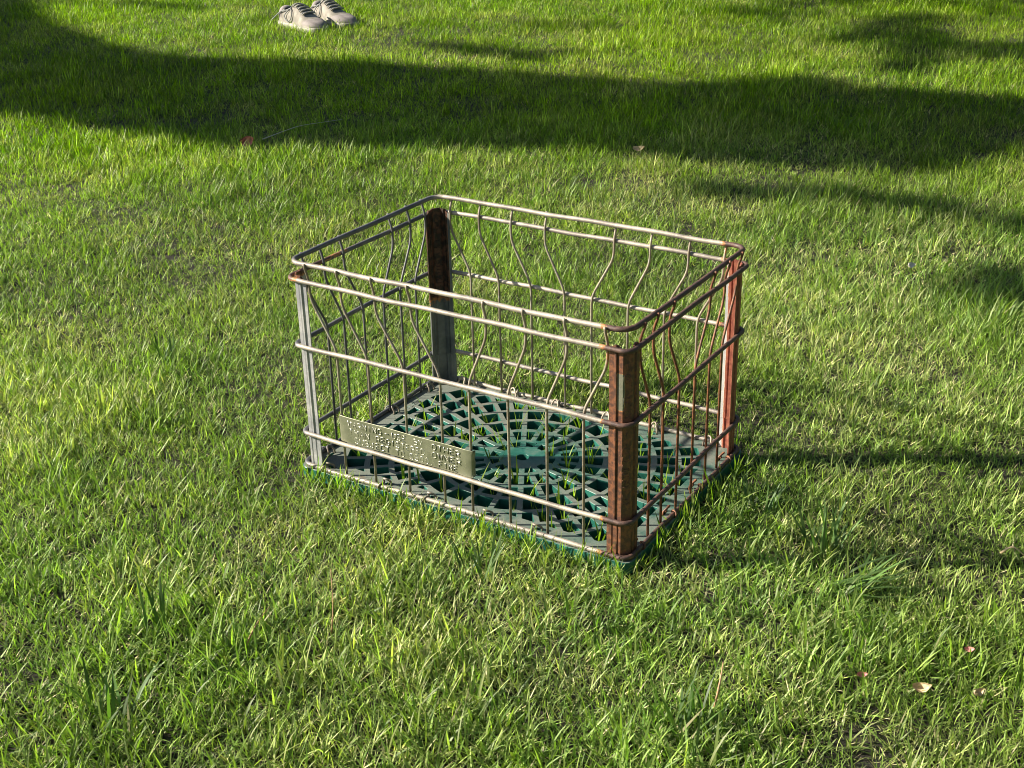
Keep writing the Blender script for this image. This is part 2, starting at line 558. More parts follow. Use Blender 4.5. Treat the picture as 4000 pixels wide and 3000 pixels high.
# ---- moulded floor: polar web of ribs clipped by a solid border
TOP, THK = -.0032, .0160
CX, CY = .24, .161
RX0, RX1, RY0, RY1 = .0245, .4555, .0240, .2985
RINGS = [.031, .0475, .079, .1108, .1425, .174, .206, .238]
NSP = [12, 24, 24, 24, 48, 48, 48]
RW, SW = .0070, .0068
def clip_poly(poly, ax, lim, keep_gt):
    out = []
    for i in range(len(poly)):
        a, b = poly[i - 1], poly[i]
        ia, ib = (a[ax] > lim) == keep_gt, (b[ax] > lim) == keep_gt
        if ia != ib:
            t = (lim - a[ax]) / (b[ax] - a[ax])
            out.append((a[0] + t * (b[0] - a[0]), a[1] + t * (b[1] - a[1])))
        if ib: out.append(b)
    return out
def area(p): return abs(sum(p[i - 1][0] * p[i][1] - p[i][0] * p[i - 1][1] for i in range(len(p)))) / 2
cells = []
for k in range(7):
    r0 = RINGS[k] + (0 if k == 0 else RW / 2)
    r1 = RINGS[k + 1] - RW / 2
    n = NSP[k]
    for s in range(n):
        a0, a1 = 2 * math.pi * s / n, 2 * math.pi * (s + 1) / n
        hw = SW / 2 if k < 4 else SW / 2 * .95
        i0, i1 = math.asin(hw / r0), math.asin(hw / r1)
        m_ = 5 if n == 12 else (4 if n == 24 else 3)
        pts = [(r0, a0 + i0 + (a1 - a0 - 2 * i0) * t / m_) for t in range(m_ + 1)] + [(r1, a1 - i1 - (a1 - a0 - 2 * i1) * t / m_) for t in range(m_ + 1)]
        p = [(CX + r * math.cos(a), CY + r * math.sin(a)) for r, a in pts]
        for ax, lim, gt in ((0, RX0, True), (0, RX1, False), (1, RY0, True), (1, RY1, False)):
            if p: p = clip_poly(p, ax, lim, gt)
        if len(p) > 2 and area(p) > 2.2e-5: cells.append(p)
clips = [('f', .035), ('f', .128), ('f', .198), ('f', .283), ('f', .353), ('b', .041), ('b', .132), ('b', .202), ('b', .284), ('b', .358), ('b', .438),
         ('l', .275), ('l', .188), ('l', .042), ('r', .038), ('r', .122), ('r', .198), ('r', .284)]
def side(s, u, d):
    return {'f': (u, d), 'b': (u, W - d), 'l': (d, u), 'r': (L - d, u)}[s]
def floor_tray():
    cu = bpy.data.curves.new('floor_tray', 'CURVE')
    cu.dimensions = '2D'; cu.fill_mode = 'BOTH'
    cu.extrude = THK / 2 - .0005; cu.bevel_depth = .0005; cu.bevel_resolution = 0
    def spline(p):
        sp = cu.splines.new('POLY')
        sp.points.add(len(p) - 1)
        for q, (x, y) in zip(sp.points, p): q.co = (x - ORG.x, y - ORG.y, 0, 1)
        sp.use_cyclic_u = True
    e, r = .0045, .012
    out = []
    for c, a0 in (((L + e - r, -e + r), -90), ((L + e - r, W + e - r), 0), ((-e + r, W + e - r), 90), ((-e + r, -e + r), 180)):
        for i in range(7):
            a = R(a0 + 15 * i); out.append((c[0] + r * math.cos(a), c[1] + r * math.sin(a)))
    spline(out)
    spline([(CX + .0088 * math.cos(2 * math.pi * i / 24), CY + .0088 * math.sin(2 * math.pi * i / 24)) for i in range(24)])
    for p in cells: spline(p)
    for s, u in clips:
        spline([side(s, u + a, d) for a, d in ((-.008, .0105), (.008, .0105), (.008, .0150), (-.008, .0150))])
    tmp = bpy.data.objects.new('floor_tray_outline', cu)
    COL.objects.link(tmp)
    dg = bpy.context.evaluated_depsgraph_get()
    me = bpy.data.meshes.new_from_object(tmp.evaluated_get(dg))
    bpy.data.objects.remove(tmp); bpy.data.curves.remove(cu)
    me.name = 'floor_tray'
    me.materials.clear(); me.materials.append(M_tray)
    me.polygons.foreach_set('use_smooth', [False] * len(me.polygons))
    ob = bpy.data.objects.new('floor_tray', me)
    COL.objects.link(ob); ob.parent = crate
    ob.location = (0, 0, TOP - THK / 2 - ORG.z)
    # raised ring round the drain hole and faint maker's letters on the border
    tx = MB()
    place = lambda u, v: (u, v, THK / 2)
    lettering(tx, 'MYLES', 0, .040, 0, .006, lambda a, b: (.0205 - b - ORG.x, .196 + a - ORG.y, THK / 2 + .0001), .0004)
    tx.build('moulded_lettering', M_tray, ob)
floor_tray()

# ---- wire clips that tie the bottom rail to the floor
def clip(s, u):
    j = random.uniform(-.002, .002)
    hgt = {'b': .0095, 'f': .0060, 'l': .0070, 'r': .0062}[s] + random.uniform(-.001, .0015)
    pts = []
    for a, d, z in ((-.0055, .0125, -.010), (-.0055, .0122, .001), (-.0035 + j, .0080, hgt * .85), (j, .0062, hgt), (.0035 + j, .0085, hgt * .8), (.0058, .0124, .001), (.0058, .0126, -.010)):
        x, y = side(s, u + a, d)
        pts.append(loc((x, y, z)))
    mb = MB(); mb.tube(fillet(pts, .006, 3), .0014, 7)
    # the strand that runs on round the rail
    q = []
    for i in range(9):
        a = R(-60 + 300 * i / 8)
        x, y = side(s, u - .004 + .0010 * i, -.0006 - (RR + .0012) * math.cos(a))
        q.append(loc((x, y, (RR + .0012) * math.sin(a))))
    mb.tube(q, .0012, 6)
    mb.build('clip', M_wire, crate)
for s, u in clips: clip(s, u)

# ------------------------------------------------------------------ grass
def leaf_mat(name, dark, light, straw, trans=.34):
    t = NT(name)
    a = t.n('ShaderNodeAttribute', attribute_name='tint', attribute_type='GEOMETRY')
    g = t.n('ShaderNodeAttribute', attribute_name='gv', attribute_type='INSTANCER')
    sa = t.n('ShaderNodeSeparateXYZ'); t.l(a.outputs['Vector'], sa.inputs[0])
    sg = t.n('ShaderNodeSeparateXYZ'); t.l(g.outputs['Vector'], sg.inputs[0])
    hue = t.math('ADD', t.math('MULTIPLY', sa.outputs[0], .6), t.math('MULTIPLY', sg.outputs[0], .6), True)
    col = t.mix(hue, dark, light)
    base = t.math('MULTIPLY', t.step(sa.outputs[2], .30, .0), .55)         # pale sheath at the foot of each blade
    col = t.mix(base, col, (.17, .17, .065))
    dry = t.math('ADD', sa.outputs[1], t.math('MULTIPLY', sg.outputs[1], t.step(sa.outputs[0], .1, .9)), True)
    col = t.mix(dry, col, straw)
    hs = t.n('ShaderNodeHueSaturation'); t.l(col, hs.inputs['Color'])
    lu = t.n('ShaderNodeAttribute', attribute_name='lush', attribute_type='INSTANCER')
    t.l(t.math('ADD', .92, t.math('MULTIPLY', lu.outputs['Fac'], .28)), hs.inputs['Saturation'])
    own = t.math('FRACT', t.math('MULTIPLY', sa.outputs[0], 7.31))           # each blade its own depth of colour
    own = t.math('ADD', .55, t.math('MULTIPLY', t.math('POWER', own, 1.6), 1.15))
    t.l(t.math('MULTIPLY', own, t.math('ADD', .62, t.math('MULTIPLY', sg.outputs[2], .76))), hs.inputs['Value'])
    t.l(hs.outputs[0], t.b.inputs['Base Color'])
    t.b.inputs['Roughness'].default_value = .48
    t.b.inputs['Specular IOR Level'].default_value = .32
    tr = t.n('ShaderNodeBsdfTranslucent')
    tc = t.n('ShaderNodeMix', data_type='RGBA', blend_type='MULTIPLY')
    tc.inputs[0].default_value = 1
    t.l(hs.outputs[0], tc.inputs[6]); tc.inputs[7].default_value = (1.6, 2.0, .50, 1)
    t.l(tc.outputs[2], tr.inputs[0])
    mx = t.n('ShaderNodeMixShader'); mx.inputs[0].default_value = trans
    t.l(t.b.outputs[0], mx.inputs[1]); t.l(tr.outputs[0], mx.inputs[2])
    t.l(mx.outputs[0], t.out.inputs[0])
    return t.m
M_grass = leaf_mat('grass_blade', (.066, .150, .024), (.250, .345, .055), (.68, .58, .34))

def blade(vs, fs, ts, base, az, tilt, bend, ln, wd, hue, dry, seg=4, twist=0.):
    n0 = len(vs)
    d = Vector((math.cos(az), math.sin(az), 0))
    sd = Vector((-math.sin(az), math.cos(az), 0))
    sd = (sd * math.cos(twist) + d * math.sin(twist))
    p = Vector(base); a = tilt
    for i in range(seg + 1):
        t = i / seg
        w = wd * (.75 + .5 * t) if t < .35 else wd * (.925 + .0) * (1 - ((t - .35) / .65) ** 2.2)
        if i < seg:
            vs.append(p - sd * w / 2); vs.append(p + sd * w / 2)
            ts += [(hue, dry, t)] * 2
        else:
            vs.append(p.copy()); ts.append((hue, dry, t))
        dr = d * math.sin(a) + Vector((0, 0, 1)) * math.cos(a)
        p = p + dr * (ln / seg)
        a = min(a + bend / seg, 1.75)
        if p.z < .001: p.z = .001
    for i in range(seg - 1):
        q = n0 + 2 * i
        fs.append((q, q + 1, q + 3, q + 2))
    q = n0 + 2 * (seg - 1)
    fs.append((q, q + 1, q + 2))

src = bpy.data.collections.new('grass_sources')      # not linked to the scene: only instanced
def mesh_from(name, vs, fs, ts, mat):
    me = bpy.data.meshes.new(name)
    me.from_pydata([tuple(v) for v in vs], [], fs)
    at = me.attributes.new('tint', 'FLOAT_VECTOR', 'POINT')
    at.data.foreach_set('vector', np.array(ts, dtype=np.float32).ravel())
    me.polygons.foreach_set('use_smooth', [True] * len(me.polygons))
    me.materials.append(mat)
    return me
NV = 0
def tuft_variant(kind, i):
    rs = random.Random(100 * i + {'lawn': 1, 'long': 2, 'slim': 3}[kind])
    vs, fs, ts = [], [], []
    nb = {'lawn': 9, 'long': 8, 'slim': 3}[kind]
    lean = rs.uniform(0, 6.28)
    for b in range(nb):
        r = {'lawn': .011, 'long': .011, 'slim': .0035}[kind] * math.sqrt(rs.random())
        th = rs.uniform(0, 6.28)
        az = rs.uniform(0, 6.28)
        u = rs.random()
        dry, hue = 0, rs.random()
        if kind == 'slim':
            tilt, ln, wd = abs(rs.gauss(.18, .16)), rs.uniform(.030, .050), rs.uniform(.0016, .0026)
            bend = rs.uniform(-.1, .8)
        elif u < (.20 if kind == 'lawn' else .06):                                        # dead blade lying in the thatch
            tilt, ln, wd, dry = rs.uniform(.6, 1.5), rs.uniform(.012, .028), rs.uniform(.0011, .0022), rs.uniform(.6, 1)
            bend = rs.uniform(-.3, .4)
        elif u < .55:                                        # short leaning blade
            tilt, ln, wd = rs.uniform(.5, 1.35), rs.uniform(.012, .026), rs.uniform(.0012, .0025)
            bend = rs.uniform(-.2, .7)
        else:
            tilt, ln, wd = abs(rs.gauss(.42, .30)), max(.010, rs.gauss(.025, .007)), rs.uniform(.0011, .0024)
            bend = rs.uniform(0, 1.1)
        if kind == 'long':
            ln *= 1.4; wd *= 1.1
        blade(vs, fs, ts, (r * math.cos(th), r * math.sin(th), 0), az, tilt, bend, ln, wd, hue, dry, twist=rs.uniform(-.6, .6))
    o = bpy.data.objects.new('t%02d' % i, mesh_from('tuft', vs, fs, ts, M_grass))
    src.objects.link(o)
for i in range(14): tuft_variant('lawn', i)
for i in range(14, 24): tuft_variant('long', i)
for i in range(24, 30): tuft_variant('slim', i)

# smooth value noise on the plane for patches of growth and colour
class VN:
    def __init__(s, seed): s.g = np.random.default_rng(seed).random((256, 256))
    def __call__(s, x, y, sc):
        x, y = x / sc + 70, y / sc + 70
        xi, yi = np.floor(x).astype(int), np.floor(y).astype(int)
        fx, fy = x - xi, y - yi
        fx, fy = fx * fx * (3 - 2 * fx), fy * fy * (3 - 2 * fy)
        g = lambda a, b: s.g[a % 256, b % 256]
        return (g(xi, yi) * (1 - fx) + g(xi + 1, yi) * fx) * (1 - fy) + (g(xi, yi + 1) * (1 - fx) + g(xi + 1, yi + 1) * fx) * fy
n1, n2, n3, n4 = VN(1), VN(2), VN(3), VN(4)

def in_view(x, y, pad):
    d = np.stack([x - CAM_P.x, y - CAM_P.y, np.full_like(x, GZ - CAM_P.z)], 1)
    R_ = np.array([CAM_R, CAM_D, CAM_F])
    q = d @ R_.T
    z = q[:, 2]
    k_ = 5249.64
    ok = z > .2
    zz = np.maximum(z, .2)
    return ok & (np.abs(q[:, 0]) < zz * 2000 / k_ + pad) & (q[:, 1] < zz * 1500 / k_ + pad) & (q[:, 1] > -zz * 1500 / k_ - pad * .5)

def grid(x0, x1, y0, y1, s):
    X, Y = np.meshgrid(np.arange(x0, x1, s), np.arange(y0, y1, s))
    X, Y = X.ravel(), Y.ravel()
    return X + rng.uniform(-.5, .5, X.size) * s * 1.3, Y + rng.uniform(-.5, .5, X.size) * s * 1.3

pts = []
for (s, d0, d1) in ((.0088, 0, 2.3), (.0110, 2.3, 3.6), (.0135, 3.6, 9.0)):
    x, y = grid(-6.2, 2.2, -1.4, 6.0, s)
    d = np.hypot(x - CAM_P.x, y - CAM_P.y)
    k = (d >= d0) & (d < d1)
    x, y = x[k], y[k]
    k = in_view(x, y, .35)
    pts.append(np.stack([x[k], y[k]], 1))
pts = np.concatenate(pts)
x, y = pts[:, 0], pts[:, 1]
e = .010
inside = (x > -e) & (x < L + e) & (y > -e) & (y < W + e)
# thin, dry patches and hollows
dens = n1(x, y, .16) * .5 + n2(x, y, .05) * .5
keep = ~inside & (rng.random(x.size) < np.clip(.55 + .7 * dens, 0, 1))
x, y = x[keep], y[keep]
d = np.hypot(x - CAM_P.x, y - CAM_P.y)
N0 = x.size
lush = np.clip((d - 2.4) / 1.6, 0, 1) * .55 + .8 * (n3(x, y, .30) - .45) + .5 * (n4(x, y, .10) - .5)
idx = np.where(rng.random(N0) < np.clip(.12 + lush, .02, .9), rng.integers(14, 24, N0), rng.integers(0, 14, N0))
far = np.clip((d - 2.3) / 1.4, 0, 1)
lsh = np.clip(.9 * far + .3 * (n2(x, y, .5) - .5), 0, 1)
hue = np.clip(.5 + .5 * (n2(x, y, .45) - .5) + .5 * (n4(x, y, .12) - .5) + rng.normal(0, .12, N0), 0, 1)
dry = np.clip(.10 + (n1(x, y, .22) - .5) * .5 + (n3(x, y, .07) - .5) * .5, 0, .5) * np.clip(1.4 - lush, .2, 1)
val = np.clip(.5 + .35 * (n4(x, y, .3) - .5) + rng.normal(0, .16, N0), 0, 1)
scl = np.clip(.80 + .45 * (n1(x, y, .35) - .5) + .5 * (n4(x, y, .09) - .5) + rng.normal(0, .13, N0), .4, 1.5)
rot = np.stack([rng.normal(0, .12, N0), rng.normal(0, .12, N0), rng.uniform(0, 6.283, N0)], 1)

# blades that come up through the openings of the crate floor
sx, sy = [], []
for p in cells:
    cx, cy = sum(q[0] for q in p) / len(p), sum(q[1] for q in p) / len(p)
    a_ = area(p)
    if a_ < 5e-5: continue
    for _ in range(3):
        if random.random() < .22:
            q = random.choice(p)
            t_ = random.random() * .55
            sx.append(cx + (q[0] - cx) * t_); sy.append(cy + (q[1] - cy) * t_)
sx, sy = np.array(sx), np.array(sy)
n_s = sx.size
x = np.concatenate([x, sx]); y = np.concatenate([y, sy])
idx = np.concatenate([idx, rng.integers(24, 30, n_s)])
hue = np.concatenate([hue, rng.uniform(.3, 1, n_s)])
dry = np.concatenate([dry, np.zeros(n_s)])
val = np.concatenate([val, rng.uniform(.4, .9, n_s)])
scl = np.concatenate([scl, rng.uniform(.55, 1.12, n_s)])
rot = np.concatenate([rot, np.stack([np.zeros(n_s), np.zeros(n_s), rng.uniform(0, 6.283, n_s)], 1)])
# longer blades lean against the front and side edges of the crate
ex, ey = [], []
for _ in range(190):
    q = random.random()
    u = random.random()
    off = random.uniform(.007, .020)
    if q < .6: a_, b_ = u * L, -off
    elif q < .8: a_, b_ = L + off, u * W
    elif q < .9: a_, b_ = -off, u * W
    else: a_, b_ = u * L, W + off
    if q < .6 and random.random() < .45 * (u > .3): continue
    ex.append(a_); ey.append(b_)
n_e = len(ex)
x = np.concatenate([x, ex]); y = np.concatenate([y, ey])
idx = np.concatenate([idx, rng.integers(24, 30, n_e)])
hue = np.concatenate([hue, rng.uniform(.2, 1, n_e)])
dry = np.concatenate([dry, np.zeros(n_e)])
val = np.concatenate([val, rng.uniform(.3, .9, n_e)])
scl = np.concatenate([scl, rng.uniform(.55, 1.05, n_e)])
rot = np.concatenate([rot, np.stack([rng.normal(0, .2, n_e), rng.normal(0, .2, n_e), rng.uniform(0, 6.283, n_e)], 1)])
N = x.size

def grass_object():
    me = bpy.data.meshes.new('grass')
    me.vertices.add(N)
    me.vertices.foreach_set('co', np.stack([x, y, np.full(N, GZ)], 1).astype(np.float32).ravel())
    def at(name, typ, key, arr):
        a = me.attributes.new(name, typ, 'POINT')
        a.data.foreach_set(key, np.ascontiguousarray(arr).ravel())
    at('rot', 'FLOAT_VECTOR', 'vector', rot.astype(np.float32))
    at('scl', 'FLOAT', 'value', scl.astype(np.float32))
    at('idx', 'INT', 'value', idx.astype(np.int32))
    at('lush', 'FLOAT', 'value', np.concatenate([lsh, np.full(N - N0, .5)]).astype(np.float32))
    at('gv', 'FLOAT_VECTOR', 'vector', np.stack([hue, dry, val], 1).astype(np.float32))
    o = bpy.data.objects.new('grass', me)
    COL.objects.link(o)
    tag(o, 'short green mown grass of the lawn', 'grass', kind='stuff')
    g = bpy.data.node_groups.new('grass_scatter', 'GeometryNodeTree')
    g.interface.new_socket('Geometry', in_out='INPUT', socket_type='NodeSocketGeometry')
    g.interface.new_socket('Geometry', in_out='OUTPUT', socket_type='NodeSocketGeometry')
    nn = g.nodes.new
    gi, go = nn('NodeGroupInput'), nn('NodeGroupOutput')
    ci = nn('GeometryNodeCollectionInfo')
    ci.inputs['Collection'].default_value = src
    ci.inputs['Separate Children'].default_value = True
    ci.inputs['Reset Children'].default_value = True
    ip = nn('GeometryNodeInstanceOnPoints')
    ip.inputs['Pick Instance'].default_value = True
    def na(name, typ):
        q = nn('GeometryNodeInputNamedAttribute'); q.data_type = typ
        q.inputs['Name'].default_value = name
        return q.outputs['Attribute']
    e2r = nn('FunctionNodeEulerToRotation')
    g.links.new(gi.outputs[0], ip.inputs['Points'])
    g.links.new(ci.outputs[0], ip.inputs['Instance'])
    g.links.new(na('idx', 'INT'), ip.inputs['Instance Index'])
    g.links.new(na('rot', 'FLOAT_VECTOR'), e2r.inputs[0])
    g.links.new(e2r.outputs[0], ip.inputs['Rotation'])
    g.links.new(na('scl', 'FLOAT'), ip.inputs['Scale'])
    g.links.new(ip.outputs[0], go.inputs[0])
    md = o.modifiers.new('scatter', 'NODES')
    md.node_group = g
grass_object()

# ------------------------------------------------------------------ tufts of broad-bladed grass
M_tuft = leaf_mat('broad_blade', (.075, .170, .035), (.150, .270, .055), (.46, .40, .22), .34)
def grass_tuft(x_, y_, n, ln, wd, az, spread, tilt, label, seed):
    rs = random.Random(seed)
    vs, fs, ts = [], [], []
    for i in range(n):
        r = .022 * math.sqrt(rs.random()); th = rs.uniform(0, 6.28)
        blade(vs, fs, ts, (r * math.cos(th), r * math.sin(th), 0), az + rs.gauss(0, spread), tilt + rs.gauss(0, .22), rs.uniform(.1, .7),
              ln * rs.uniform(.55, 1.15), wd * rs.uniform(.7, 1.15), rs.uniform(.3, 1.3), 0, 7, rs.uniform(-.5, .5))
    me = mesh_from('grass_tuft', vs, fs, ts, M_tuft)
    o = bpy.data.objects.new('grass_tuft', me)
    o.location = (x_, y_, GZ)
    COL.objects.link(o)
    tag(o, label, 'grass tuft', 'tufts of broad-bladed grass in the lawn')
grass_tuft(.70, .085, 34, .085, .0042, R(15), .45, .95, 'largest broad-bladed grass tuft, swept to the right beside the rusty front corner post', 1)
grass_tuft(.66, .15, 20, .075, .0036, R(110), .7, .35, 'upright broad-bladed grass tuft just behind the largest swept tuft', 2)
grass_tuft(.66, -.22, 20, .065, .0036, R(120), .9, .4, 'broad-bladed grass tuft at the bottom edge, right of centre', 3)
grass_tuft(.17, -.50, 18, .065, .0038, R(120), .9, .45, 'broad-bladed grass tuft at the bottom edge on the left', 4)
grass_tuft(.10, -.36, 8, .085, .0046, R(135), .35, .55, 'few long broad blades leaning left in the lower left lawn', 5)
grass_tuft(-.42, .16, 12, .06, .0036, R(100), 1.2, .5, 'broad-bladed grass tuft at the left edge, level with the crate', 6)
grass_tuft(.56, .20, 16, .060, .0034, R(60), .9, .5, 'broad-bladed grass tuft in the shade at the right foot of the crate', 7)
grass_tuft(.34, -.10, 14, .06, .0032, R(100), .9, .4, 'broad-bladed grass tuft growing up in front of the crate', 8)

# ------------------------------------------------------------------ litter on the lawn
def curled_leaf(name, loc_, ln, wd, curl, rz, rx, mat, label, cat, seed):
    rs = random.Random(seed)
    mb = MB()
    nu, nv = 7, 5
    vs = []
    for i in range(nu):
        u = i / (nu - 1)
        w = wd * (math.sin(math.pi * (.08 + .9 * u)) ** .8)
        for j in range(nv):
            v = (j / (nv - 1) - .5)
            vs.append((ln * (u - .5), w * v, curl * ln * ((u - .5) ** 2 * 1.6 + v * v * 1.2 + .05 * rs.uniform(-1, 1))))
    top = len(vs)
    vs += [(a, b, c - .0005) for a, b, c in vs]
    fs = []
    for i in range(nu - 1):
        for j in range(nv - 1):
            a = i * nv + j
            fs.append((a, a + 1, a + nv + 1, a + nv)); fs.append((top + a, top + a + nv, top + a + nv + 1, top + a + 1))
    mb.add(vs, fs)
    o = mb.build(name, mat, loc=loc_)
    o.rotation_euler = (rx, rs.uniform(-.3, .3), rz)
    return tag(o, label, cat)
M_red = plain('red_dry_leaf', (.30, .10, .085), .6, .5, 150)
M_tan = plain('tan_dry_leaf', (.50, .38, .22), .7, .35, 200)
M_white = plain('pale_petal', (.62, .58, .55), .6, .2, 200)
M_pink = plain('pink_petal', (.55, .22, .20), .6, .35, 200)
M_straw = plain('straw', (.40, .24, .13), .7, .3, 200)
curled_leaf('dry_leaf', (-1.206, 1.226, .006), .034, .026, .9, .6, 1.1, M_red, 'curled red and white dry leaf at the edge of the broad shadow', 'leaf', 1)
curled_leaf('dry_leaf', (.838, -.058, -.005), .018, .011, .7, .3, .5, M_tan, 'pale tan curled leaf low on the right, left of a smaller tan one', 'leaf', 2)
curled_leaf('dry_leaf', (.885, -.039, -.006), .015, .009, .7, 1.3, .4, M_tan, 'smaller pale tan curled leaf near the lower right edge', 'leaf', 3)
curled_leaf('dry_leaf', (-.339, 1.631, -.004), .028, .016, .6, .3, .6, M_tan, 'tan dry leaf at the shadow edge beyond the crate', 'leaf', 4)
curled_leaf('petal', (.463, 1.122, .002), .018, .011, .6, 1.2, 1.0, M_white, 'small white petal on the grass behind the right post', 'petal', 5)
curled_leaf('petal', (.779, -.068, -.004), .011, .006, .6, .7, .6, M_pink, 'pinkish red petal in the grass at lower right', 'petal', 6)
curled_leaf('petal', (.861, .027, -.003), .010, .006, .6, .2, .6, M_pink, 'pinkish petal nearest the right edge of the lawn', 'petal', 7)
def stalk(name, p, r, mat, label, cat):
    mb = MB(); mb.tube(fillet(p, .02, 3), r, 6, taper=lambda t: 1 - .6 * t)
    return tag(mb.build(name, mat), label, cat)
stalk('dry_stalk', [(.264, -.273, -.02), (.262, -.262, .012), (.258, -.256, .058)], .0011, M_straw, 'thin upright brown dry stalk in front of the crate', 'stalk')
stalk('twig', [(.209, -.345, -.004), (.2, -.318, .004), (.192, -.286, .006)], .0011, M_straw, 'brown twig lying in the grass at lower left', 'twig')
stalk('twig', [(-1.215, 1.285, -.002), (-1.199, 1.34, .006), (-1.19, 1.40, .010), (-1.15, 1.52, .004)], .0009, M_white, 'pale twig lying in the broad shadow beside the red leaf', 'twig')
stalk('dry_stalk', [(.671, -.181, -.01), (.669, -.165, .012), (.664, -.148, .020)], .0013, M_straw, 'short reddish dry stalk in the grass at lower right', 'stalk')
stalk('dry_stalk', [(.844, .216, .006), (.855, .224, .016), (.872, .223, .004)], .0016, M_tan, 'bent tan dry stalk at the right edge of the lawn', 'stalk')

# ------------------------------------------------------------------ pair of sneakers
def fabric(name, a, b, sc=90):
    t = NT(name)
    f, g_ = t.noise(sc * .3, 4), t.noise(sc * 8, 3)
    c = t.mix(t.step(f, .35, .65), a, b)
    t.l(c, t.b.inputs['Base Color'])
    t.b.inputs['Roughness'].default_value = .85
    t.bump(g_, .3, .0008)
    return t.m
M_up = fabric('worn_pale_canvas', (.19, .175, .145), (.31, .285, .24))
M_toe = fabric('worn_pale_suede', (.20, .175, .165), (.28, .25, .235))
M_sole = plain('dirty_white_rubber', (.30, .285, .24), .6, .3, 50)
M_lin = plain('dark_lining', (.045, .045, .05), .9, .3, 80)
M_tong = plain('grey_mesh', (.10, .11, .12), .9, .3, 300)
M_lace = plain('grey_lace', (.20, .21, .21), .85, .25, 300)
M_lace2 = plain('beige_strap', (.36, .33, .27), .85, .2, 300)
def shoe(px, py, rz, mir, label):
    root = empty('sneaker', (px + .105, py - .085, GZ - .006), rz)
    root.scale = (.88, .88, .88)
    tag(root, label, 'shoe', 'pair of sneakers on the grass')
    Ln = .285
    def hw(u):
        k_ = [(0, .024), (.05, .033), (.2, .036), (.4, .037), (.6, .045), (.75, .050), (.88, .044), (.96, .028), (1, .006)]
        return float(np.interp(u, [a for a, _ in k_], [b for _, b in k_]))
    def cy(u): return mir * .010 * math.sin(math.pi * u)
    def top(u):
        k_ = [(0, .078), (.06, .088), (.14, .082), (.24, .080), (.34, .098), (.44, .094), (.56, .078), (.68, .062), (.82, .052), (.93, .044), (1, .028)]
        return float(np.interp(u, [a for a, _ in k_], [b for _, b in k_]))
    nu, nv = 30, 17
    us = [.5 - .5 * math.cos(math.pi * i / (nu - 1)) for i in range(nu)]
    def surf(u, v, off=0):
        a = math.pi * v
        c, s_ = math.cos(a), math.sin(a)
        cc = math.copysign(abs(c) ** .75, c); ss = abs(s_) ** .65
        wv = 1 + .05 * (1 - ss)
        return ((u - .0) * Ln, cy(u) + (hw(u) * wv + off) * cc, .022 + (top(u) - .022 + off) * ss)
    op = lambda u, v: .05 < u < .31 and .30 < v < .70
    vs = [surf(u, j / (nv - 1)) for u in us for j in range(nv)]
    fu, fl = [], []
    for i in range(nu - 1):
        for j in range(nv - 1):
            a = i * nv + j
            f = (a, a + 1, a + nv + 1, a + nv)
            if not op((us[i] + us[i + 1]) / 2, (j + .5) / (nv - 1)): fu.append(f)
    mb = MB(); mb.add(vs, fu)
    # thickness of the collar: inner wall
    vin = [surf(u, j / (nv - 1), -.006) for u in us for j in range(nv)]
    mb.add(vin, [f[::-1] for f in fu])
    mb.build('upper', M_up, root)
    lb = MB()
    vv = []
    for i in range(9):
        for j in range(7):
            u = .045 + .27 * i / 8; v = .28 + .44 * j / 6
            p = Vector(surf(u, v, -.004))
            q = min(i, 8 - i) / 4 * min(j, 6 - j) / 3
            p.z -= .05 * min(1, q * 1.6)
            vv.append(p)
    lb.add(vv, [(i * 7 + j, i * 7 + j + 1, i * 7 + 7 + j + 1, i * 7 + 7 + j) for i in range(8) for j in range(6)])
    lb.build('lining', M_lin, root)
    sb = MB()
    ring = [(u, s_) for u in us for s_ in (1,)] + [(u, -1) for u in reversed(us)]
    outl = [(u * 1.0, s_) for u, s_ in ring]
    layers = []
    for z, off in ((.0, -.002), (.006, .004), (.022, .0045), (.027, .002)):
        layers.append([((u * (Ln + .01) - .005), cy(u) + s_ * (hw(u) + off + .002), z + .014 * max(0, u - .75) ** 1.3 + .006 * max(0, .15 - u)) for u, s_ in outl])
    n = len(outl)
    fs = []
    for i in range(3):
        for k_ in range(n):
            k2 = (k_ + 1) % n
            fs.append((i * n + k_, i * n + k2, (i + 1) * n + k2, (i + 1) * n + k_))
    fs += [tuple(range(n)), tuple(3 * n + k_ for k_ in range(n))]
    sb.add([p for l_ in layers for p in l_], fs)
    sb.build('sole', M_sole, root)
    def patch(u0, u1, v0, v1, off, name, mat, nu_=8, nv_=11):
        pb = MB()
        vs_ = []
        for i in range(nu_):
            for j in range(nv_):
                v = v0 + (v1 - v0) * j / (nv_ - 1)
                e_ = 1 if u1 > .99 else 1
                lo = u0 + (.05 * math.cos(2 * math.pi * (v - .5)) if name == 'toe_cap' else 0)
                u = lo + (u1 - lo) * i / (nu_ - 1)
                ed = min(i, nu_ - 1 - i, j, nv_ - 1 - j)
                vs_.append(surf(u, v, off if ed > 0 or u1 > .99 and i == nu_ - 1 else -.002))
        pb.add(vs_, [(i * nv_ + j, i * nv_ + j + 1, i * nv_ + nv_ + j + 1, i * nv_ + nv_ + j) for i in range(nu_ - 1) for j in range(nv_ - 1)])
        return pb.build(name, mat, root)
    patch(.70, .995, .02, .98, .0022, 'toe_cap', M_toe)
    patch(.33, .66, .38, .62, .0030, 'tongue', M_tong)
    patch(.0, .12, .03, .97, .0022, 'heel_counter', M_toe)
    for k_ in range(5):
        u = .36 + .065 * k_
        for dv in (-1, 1):
            st = MB()
            st.tube([surf(u + .02 * dv * (v - .5) * 4, v, .0065) for v in (.33, .39, .45, .5, .55, .61, .67)], .0030, 6)
            st.build('lace', M_lace2 if dv > 0 else M_lace, root)
